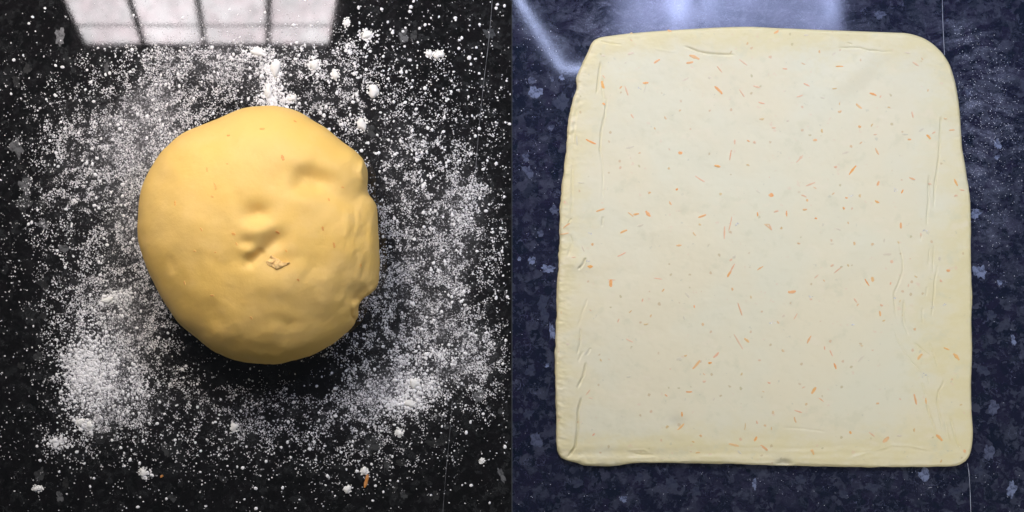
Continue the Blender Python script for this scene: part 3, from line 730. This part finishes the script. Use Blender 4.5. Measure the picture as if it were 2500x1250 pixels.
Z = []
def zs(c, txt):
    for it in txt.split(';'):
        f = it.split(); 
        if not f: continue
        k = f[0]; wide = k.isupper(); k = k.lower(); a = [float(x) for x in f[1:]]
        if len(a) == 2: p = c(*a); q = None
        else: p = c(a[0], a[1]); q = c(a[2], a[3])
        Z.append((k, wide, p, q))
zs(c1, 'O 1390 380 1460 408;o 1365 440 1412 432;o 1105 440 1145 415;p 1790 415 1845 455;p 1612 470 1645 512;d 1335 580 1375 560;p 868 630 892 695;o 828 643 840 630;o 1015 600 1052 598;d 1040 610 1020 675;O 1592 632 1645 685;p 1790 658 1825 708;p 1902 625 1950 637;p 1945 755 1985 765;O 683 590 700 640;p 690 540 705 560;d 680 382 705 385;o 690 765 705 775;o 560 1055 630 1088;p 918 855 935 880;g 1195 880;O 1300 1160 1325 1162;p 1720 1145 1710 1215;p 1750 1060 1750 1090;o 1860 1065;p 1907 1080;p 2050 960 2075 960;o 1215 178 1255 198;o 2070 200 2098 190;D 880 1120 935 1110;d 480 1030 485 1095;g 985 1165;g 1310 823;g 1970 885 1950 890;g 1105 960 1112 970;g 920 255;d 895 370 935 360;d 865 440 880 430;g 920 208;g 1850 282;d 1550 555')
zs(c2, 'o 100 200 130 180;o 600 468 648 468;p 170 485 200 488;p 340 605 380 625;p 285 710 325 698;d 475 715 505 720;g 570 645 598 643;O 870 683 915 700;p 955 710;O 762 770 800 803;g 625 768;g 625 828;o 785 950;p 900 1015 920 1015;o 415 1060 440 1058;g 485 985;p 85 960 108 960;g 795 1080;g 715 1112;o 915 1128 938 1172;p 280 1235 325 1185;g 320 440 345 450;g 1285 400 1295 412;p 1215 435 1255 460;d 1150 355 1185 362;g 1335 660;p 1205 835 1215 875;g 1475 885;o 1508 980 1545 978;O 1325 1020 1350 1048;p 1370 1005 1390 995;d 1265 990 1295 970;o 1175 1053 1195 1053;d 1130 1012 1170 1012;d 650 1170 690 1155;g 1020 798;g 885 940;g 5 890;d 570 375 590 360;g 465 348;d 340 215 370 215;d 200 905 215 905')
zs(c3, 'o 1440 72 1475 80;g 1678 70;p 1300 150 1360 187;d 445 195 485 197;o 1162 245;g 965 272;g 1478 280;d 1740 255 1765 272;O 1852 287;o 1110 335 1122 355;o 580 405 632 388;o 810 415 842 440;o 850 428 883 422;O 940 405 968 438;o 1322 448 1370 430;g 1330 500;o 1748 415 1750 438;p 1870 410 1890 400;p 1560 450 1540 540;p 1510 520 1507 600;g 1805 500 1835 502;p 1835 505 1850 538;D 880 510 915 500;o 755 562 797 543;g 1283 560 1300 580;o 1162 652 1193 650;p 735 730 785 705;d 475 660 490 695;p 400 740 425 737;O 517 803 547 805;O 683 905 684 950;p 665 902 712 903;p 1000 890 1050 897;p 1580 790 1550 845;O 1555 840 1532 878;p 1555 757;d 1578 733;o 1750 830 1785 808;g 1055 985 1068 970;g 1565 970;D 1225 1000 1250 1030;p 910 1060 915 1042;o 1287 1090 1290 1103;g 1700 1028;p 1607 1075 1635 1155;g 823 1132;p 735 1210 742 1190;d 1213 1170 1220 1190;g 925 1225 950 1222;g 975 1165;g 1352 1225;o 320 570 372 562;g 340 525 380 495;g 325 1140;p 345 337;g 550 645;g 1107 92')
zs(c4, 'O 637 135 682 78;p 535 80;p 325 218 382 197;g 385 235;O 68 287;p 290 288 320 300;o 328 325;O 840 215 850 190;o 1075 160 1110 172;o 1015 270 1025 250;p 1220 205;o 1400 175 1420 215;p 1440 248 1468 252;p 1410 293;o 615 305;g 715 292;o 825 328 850 340;g 518 275;g 300 392 325 390;o 595 382;o 180 405 182 438;p 100 410 118 403;o 392 457;g 20 500 65 535;g 140 525;o 1010 490 1012 525;g 628 488;d 540 530 570 540;p 1155 573;g 990 625 998 635;g 268 637;g 670 638;g 805 646;d 495 640 520 640;d 890 617;D 885 718 935 718;P 943 770;d 1290 748;o 1355 833;p 510 798;g 625 798;p 530 850 575 815;p 385 888 408 868;g 450 908;o 752 900 778 942;O 800 885 805 912;p 935 928;p 1065 942;g 1120 878;p 1302 908;O 195 990 242 985;p 672 1040 690 1065;g 698 1085;p 870 1085;O 855 1132 860 1162;p 235 1185 255 1150;g 120 1210;g 885 1198;d 150 1170 165 1160;g 1005 1058;g 1022 1120 1022 1160')
zs(c5, 'p 745 132 785 152;p 1475 105 1528 195;o 1545 130 1572 152;g 1143 244;P 1335 255 1365 225;O 1195 330 1238 280;o 1300 295 1318 293;g 1270 370;p 1270 418;g 570 275;d 460 235 482 200;d 345 165;g 1262 35;g 1523 370;g 1670 490;d 745 388 770 385;o 1005 510 1018 520;o 1150 490 1185 490;d 1335 540;p 470 510 493 480;p 490 530 512 533;p 520 780;o 1118 630 1120 655;O 1090 748 1130 710;g 1020 730;g 1195 830;g 1245 790;g 1215 905 1238 903;O 1440 845 1500 858;O 1655 855 1695 885;o 1612 822 1625 798;g 1545 745 1548 705;p 1630 697;g 1682 720;g 1725 738;g 1735 630;p 1710 428;D 1500 890 1520 910;D 1085 270 1115 270')
zs(c6, 'O 310 158 332 115;g 145 210;p 425 185 427 203;p 463 212 478 245;o 490 300 502 332;g 1040 66;O 1060 270 1085 238;o 1237 192 1268 205;O 1302 235 1335 272;d 655 285 690 250;g 678 177;O 340 500 365 463;o 390 535 415 555;p 275 465 290 458;g 302 575;o 1033 510 1048 572;o 1113 535 1115 570;g 1350 580;g 785 570;p 225 617 268 630;g 222 665 232 695;o 597 760 605 772;p 730 767 762 790;O 825 830 858 800;d 920 787 945 788;g 1035 750;O 1185 785 1220 820;O 1370 880 1378 900;O 325 862 350 912;p 1415 615 1410 675;g 1215 960')
Z = Z[:299]
pu = np.array([(z[2][0]+(z[3] or z[2])[0])/2 for z in Z]); pv = np.array([(z[2][1]+(z[3] or z[2])[1])/2 for z in Z])
hz = sheet_h(pu.copy(), pv.copy())
for i, (k, wide, p, q) in enumerate(Z):
    r = random.Random(i)
    if q is None: L = r.uniform(6, 9); a = r.uniform(0, 3.14); wd = r.uniform(4.5, 6.5)*(1.4 if wide else 1)
    else:
        L = math.hypot(q[0]-p[0], q[1]-p[1])*1.08+2; a = math.atan2(-(q[1]-p[1]), q[0]-p[0]); wd = (7.4 if wide else 4.8)*(0.85 if k in 'pg' else 1)
    if wide and q is None: L *= 1.3
    zz = hz[i]*S; kf = (H-zz)/H
    o = bpy.data.objects.new('zest_shred', shreds[k][i % 4]); C.objects.link(o); o.parent = sheet_o
    o.location = ((pu[i]-PW/2)*S*kf, (PH/2-pv[i])*S*kf, zz+0.0001)
    o.rotation_euler = (0, 0, a + (math.pi if r.random() < .5 else 0)); o.scale = (L*S, wd*S*r.uniform(0.7, 1.25), 1.5*S)

# ------------------------------------------------------------------ zest fallen on the black worktop
def fallen(u0, v0, u1, v1, wd, label, i):
    me = shreds['o'][i].copy(); me.materials.clear(); me.materials.append(m_peel_dry)
    o = bpy.data.objects.new('zest_shred', me); C.objects.link(o)
    o.location = W((u0+u1)/2, (v0+v1)/2, 0.0007); L = math.hypot(u1-u0, v1-v0)
    o.rotation_euler = (0, 0, math.atan2(-(v1-v0), u1-u0)); o.scale = (L*S, wd*S, 3.6*S)
    tag(o, label, 'orange zest', 'zest fallen on the black worktop')
fallen(898, 1158, 890, 1190, 9, 'long orange zest shred on the black worktop at the lower right of the ball', 1)
fallen(392, 1165, 399, 1161, 6, 'short orange zest crumb on the black worktop at the lower left of the ball', 2)

# ------------------------------------------------------------------ flour grains
def domes(name, px, py, r, mat, flat=0.55, seg=6, seed=0, z0=0.0):
    """many little heaps of flour, one mesh; px/py/r in photo px"""
    rg = np.random.default_rng(seed); n = len(px)
    a = np.linspace(0, 2*math.pi, seg, endpoint=False)
    ph = rg.random(n)*6.28; st = 1+0.35*(rg.random(n)-0.5); 
    rv = r[:, None]*(1+0.45*(rg.random((n, seg))-0.5))
    an = a[None]+ph[:, None]
    ex, ey = np.cos(an)*rv*st[:, None], np.sin(an)*rv/st[:, None]
    hh = r*flat*(0.7+0.6*rg.random(n))
    zz = z0 if np.ndim(z0) else np.full(n, z0)
    V = np.zeros((n, 2*seg+1, 3))
    cx = (px-PW/2)*S; cy = (PH/2-py)*S
    V[:, :seg, 0] = cx[:, None]+ex*S; V[:, :seg, 1] = cy[:, None]+ey*S; V[:, :seg, 2] = (zz-0.0001)[:, None]
    V[:, seg:2*seg, 0] = cx[:, None]+ex*S*0.72; V[:, seg:2*seg, 1] = cy[:, None]+ey*S*0.72; V[:, seg:2*seg, 2] = zz[:, None]+(hh*S*0.72)[:, None]
    V[:, 2*seg, 0] = cx; V[:, 2*seg, 1] = cy; V[:, 2*seg, 2] = zz+hh*S
    b = (np.arange(n)*(2*seg+1))[:, None]
    j = np.arange(seg); j2 = (j+1) % seg
    F1 = np.stack([b+j, b+j2, b+seg+j2], -1).reshape(-1, 3)
    F2 = np.stack([b+j, b+seg+j2, b+seg+j], -1).reshape(-1, 3)
    F3 = np.stack([b+seg+j, b+seg+j2, b+2*seg+0*j], -1).reshape(-1, 3)
    me = mesh_np(name, V.reshape(-1, 3), np.vstack([F1, F2, F3]))
    attr(me, 'thick', np.repeat(np.clip((r-0.6)/3.0, 0, 1)*0.7+0.3*rg.random(n), 2*seg+1))
    return link(name, me, mat)
def scatter(n, dens, u0, u1, v0, v1, seed, power=1.0):
    rg = np.random.default_rng(seed); U = []; Vv = []; tot = 0
    while tot < n:
        u = rg.uniform(u0, u1, 60000); v = rg.uniform(v0, v1, 60000)
        k = rg.random(60000) < np.clip(dens(u, v), 0, 1.2)**power/1.1
        U.append(u[k]); Vv.append(v[k]); tot += k.sum()
    return np.concatenate(U)[:n], np.concatenate(Vv)[:n]
def keep_out(u, v, r):
    k = ~inside_ball(u, v, -34); return u[k], v[k], r[k]
def dens_clumpy(u, v): return flour_density(u, v)*(0.12+1.9*sst(0.36, 0.72, fbm(u, v, 17, 120, 2)))
PU, PV, PR = [], [], []
u, v = scatter(34000, dens_clumpy, -20, 1248, -20, 1270, 1, 1.15); PU.append(u); PV.append(v); PR.append(rng.uniform(0.8, 1.5, len(u)))
u, v = scatter(19000, dens_clumpy, -20, 1248, -20, 1270, 2, 1.3); PU.append(u); PV.append(v); PR.append(rng.uniform(1.3, 2.3, len(u))**1.0)
# coarser crumbs, more evenly thrown
def thrown(u, v): return 0.15*flour_density(u, v)+0.35*gauss(u, v, 950, 200, 220, 150)+0.25*gauss(u, v, 1050, 380, 160, 160)+0.25*gauss(u, v, 750, 1050, 350, 110)+0.18*gauss(u, v, 200, 200, 160, 150)+0.1*gauss(u, v, 330, 1130, 220, 80)+0.006
u, v = scatter(2400, thrown, -20, 1246, -20, 1270, 3, 1.0); PU.append(u); PV.append(v); PR.append(0.8+rng.gamma(1.1, 0.75, len(u)))
u, v = scatter(520, lambda a, b: thrown(a, b)+0.4*flour_density(a, b), -20, 1242, -20, 1265, 4); PU.append(u); PV.append(v); PR.append(rng.uniform(2.8, 5.0, len(u)))
# soft heaps where the flour is thickest
for cx, cy, rx, ry, n in ((225,870,42,60,1000),(205,900,26,32,900),(235,935,44,40,600),(215,985,26,26,160),(665,210,12,34,420),(668,240,20,14,260),(655,165,16,14,160),(1010,940,34,18,300),(1000,985,40,18,300),(960,985,20,10,140),(345,950,14,14,120),(140,1080,16,8,140),(275,725,24,6,120),(300,716,16,5,80),(195,1030,12,8,90),(215,1040,10,8,90),(1075,865,30,10,160),(765,160,12,10,110),(625,127,14,7,120),(700,245,10,10,80),(1090,230,10,8,20),(900,90,16,12,90),(855,115,10,8,50),(355,1155,8,8,60),(985,880,20,12,120)):
    PU.append(rng.normal(cx, rx, n)); PV.append(rng.normal(cy, ry, n)); PR.append(1.0+rng.gamma(1.8, 0.62, n))
u = np.concatenate(PU); v = np.concatenate(PV); r = np.concatenate(PR)
u, v, r = keep_out(u, v, r)
k = (u < 1246); u, v, r = u[k], v[k], r[k]
fo = domes('flour', u, v, r, m_flour, 0.5, 6, 9)
tag(fo, 'white flour dusted in fine grains over the black worktop around the dough ball', 'flour', kind='stuff')

# separate lumps of flour one can point at
def clump(u, v, rpx, label, sd, el=1.0, rot=0.0, mat=None):
    r = np.random.default_rng(sd); n1, n2 = 22, 8; V = []; F = []
    ph = r.random(4)*6.28; ca, sa = math.cos(rot), math.sin(rot)
    for k in range(n2+1):
        el_ = k/n2*math.pi/2
        for i in range(n1):
            a = i/n1*2*math.pi
            q = rpx*(1+0.16*math.cos(2*a+ph[0])+0.12*math.cos(3*a+ph[1])+0.08*math.cos(5*a+ph[2]))*math.cos(el_)**0.8
            q *= 1+0.22*(r.random()-0.5); x, y = q*math.cos(a)*el, q*math.sin(a)/el
            V.append(((x*ca-y*sa)*S, (x*sa+y*ca)*S, (math.sin(el_)*rpx*0.55*(1+0.15*(r.random()-0.5))-0.3)*S))
    F = [(k*n1+i, k*n1+(i+1) % n1, (k+1)*n1+(i+1) % n1, (k+1)*n1+i) for k in range(n2) for i in range(n1)]
    m = 46; b = len(V)    # loose crumbs that belong to the lump
    for q in range(m):
        a = r.random()*6.28; d_ = rpx*(0.9+abs(r.normal(0, 0.35))); s = r.uniform(0.9, 2.4)
        x, y = d_*math.cos(a)*el, d_*math.sin(a)/el; x, y = x*ca-y*sa, x*sa+y*ca
        b = len(V)
        for j in range(5): V.append(((x+s*math.cos(j*1.257))*S, (y+s*math.sin(j*1.257))*S, 0.0))
        V.append((x*S, y*S, s*0.7*S)); F += [(b+j, b+(j+1) % 5, b+5) for j in range(5)]
    me = bpy.data.meshes.new('flour_clump'); me.from_pydata(V, [], F); me.update()
    for p in me.polygons: p.use_smooth = True
    o = link('flour_clump', me, mat or m_clump); o.location = W(u, v)
    tag(o, label, 'flour', 'lumps of flour on the black worktop')
clump(912, 222, 14, 'largest round flour lump on the black worktop, up and right of the ball', 1)
clump(883, 303, 12, 'round flour lump closest to the upper right edge of the dough ball', 2, 0.9)
clump(1071, 134, 10.5, 'larger right hand lump of the close pair of flour lumps near the top right', 3, 1.1, 0.5)
clump(1048, 131, 7, 'smaller left hand lump of the close pair of flour lumps near the top right', 4)
clump(673, 166, 15, 'tall pale flour heap on the worktop directly above the dough ball', 5, 0.8, 0.2)
clump(655, 222, 12, 'flour heap lying just above the top edge of the dough ball', 6, 0.75)
clump(768, 158, 11, 'irregular flour lump right of the tall heap, below the mirrored panes', 7, 1.15, 0.6)
clump(818, 182, 9.5, 'oval flour lump upper right of the ball, left of the largest round lump', 8, 0.85)
clump(714, 240, 8.5, 'small flour lump touching the haze above the upper right of the ball', 9, 1.1)
clump(846, 56, 7.5, 'small flour lump at the top edge just right of the mirrored panes', 10, 0.8)
clump(895, 85, 10, 'flour lump with crumbs at the top, between mirrored panes and far right', 11, 1.0, 0.7)
clump(974, 1057, 8, 'lone flour lump below the flour patch on the lower right', 12)
clump(572, 1043, 8.5, 'lone flour lump on bare worktop straight below the dough ball', 13, 0.85)
clump(349, 1155, 8.5, 'paired flour lump near the bottom, left of the orange crumb', 14, 0.85, 0.5)
clump(849, 1194, 7.5, 'flour lump at the bottom edge left of the fallen zest shred', 15)
clump(889, 1149, 8, 'flour lump touching the upper end of the fallen zest shred', 16)
clump(92, 1193, 8.5, 'flour lump with scattered crumbs in the bottom left corner', 17, 1.2)
clump(1176, 1125, 5, 'small lone flour lump near the bottom right of the black worktop', 18)
clump(1011, 936, 11, 'thickest flour heap in the patch at the lower right of the ball', 19, 1.1)
clump(1000, 985, 10, 'flour heap along the lower edge of the lower right patch', 20, 1.2)
clump(196, 1031, 8, 'left one of two neighbouring lumps below the thick flour patch lower left', 21)
clump(219, 1038, 8.5, 'right one of two neighbouring lumps below the thick flour patch lower left', 22)
clump(262, 733, 10, 'flat elongated flour smear lump at the upper end of the lower left patch', 23, 1.5)
clump(628, 127, 12, 'wide flat flour lump just below the mirrored panes', 24, 1.3)

# traces on the navy worktop and a few flecks on the sheet
def tr(u, v): return np.clip(smear_right(u, v)*0.8+0.01, 0, 1)*(v > 60)*((u > 2330) | (u < 1365) | (v > 1150))
u, v = scatter(1100, lambda a, b: tr(a, b)*(0.3+1.2*vn(a, b, 14, 130)), 1256, 2520, 60, 1270, 5, 1.2)
fo2 = domes('flour', u, v, rng.uniform(0.5, 1.2, len(u)), m_flour_blue, 0.4, 5, 12)
tag(fo2, 'faint wiped traces of flour on the navy worktop beside the rolled dough', 'flour', kind='stuff')
FK = [c3(518,765), c4(350,1025), c4(70,1215), c4(655,1230), c4(960,1035), c4(1235,1100), c1(975,640), c4(650,290), c4(965,248), c3(535,565), c4(1330,1080), c6(1100,375), c3(1600,500), c4(1185,545)]
uu = []; vv = []
for a, b in FK:
    for _ in range(7): uu.append(a+random.gauss(0, 2.6)); vv.append(b+random.gauss(0, 1.6))
uu = np.array(uu); vv = np.array(vv); z = sheet_h(uu.copy(), vv.copy())*S
kf = (H-z)/H
fo3 = domes('flour', (uu-PW/2)*kf+PW/2, (vv-PH/2)*kf+PH/2, rng.uniform(0.9, 1.9, len(uu)), m_flour, 0.5, 5, 13, z0=z)
tag(fo3, 'tiny white flour flecks lying on top of the rolled dough sheet', 'flour', kind='stuff')
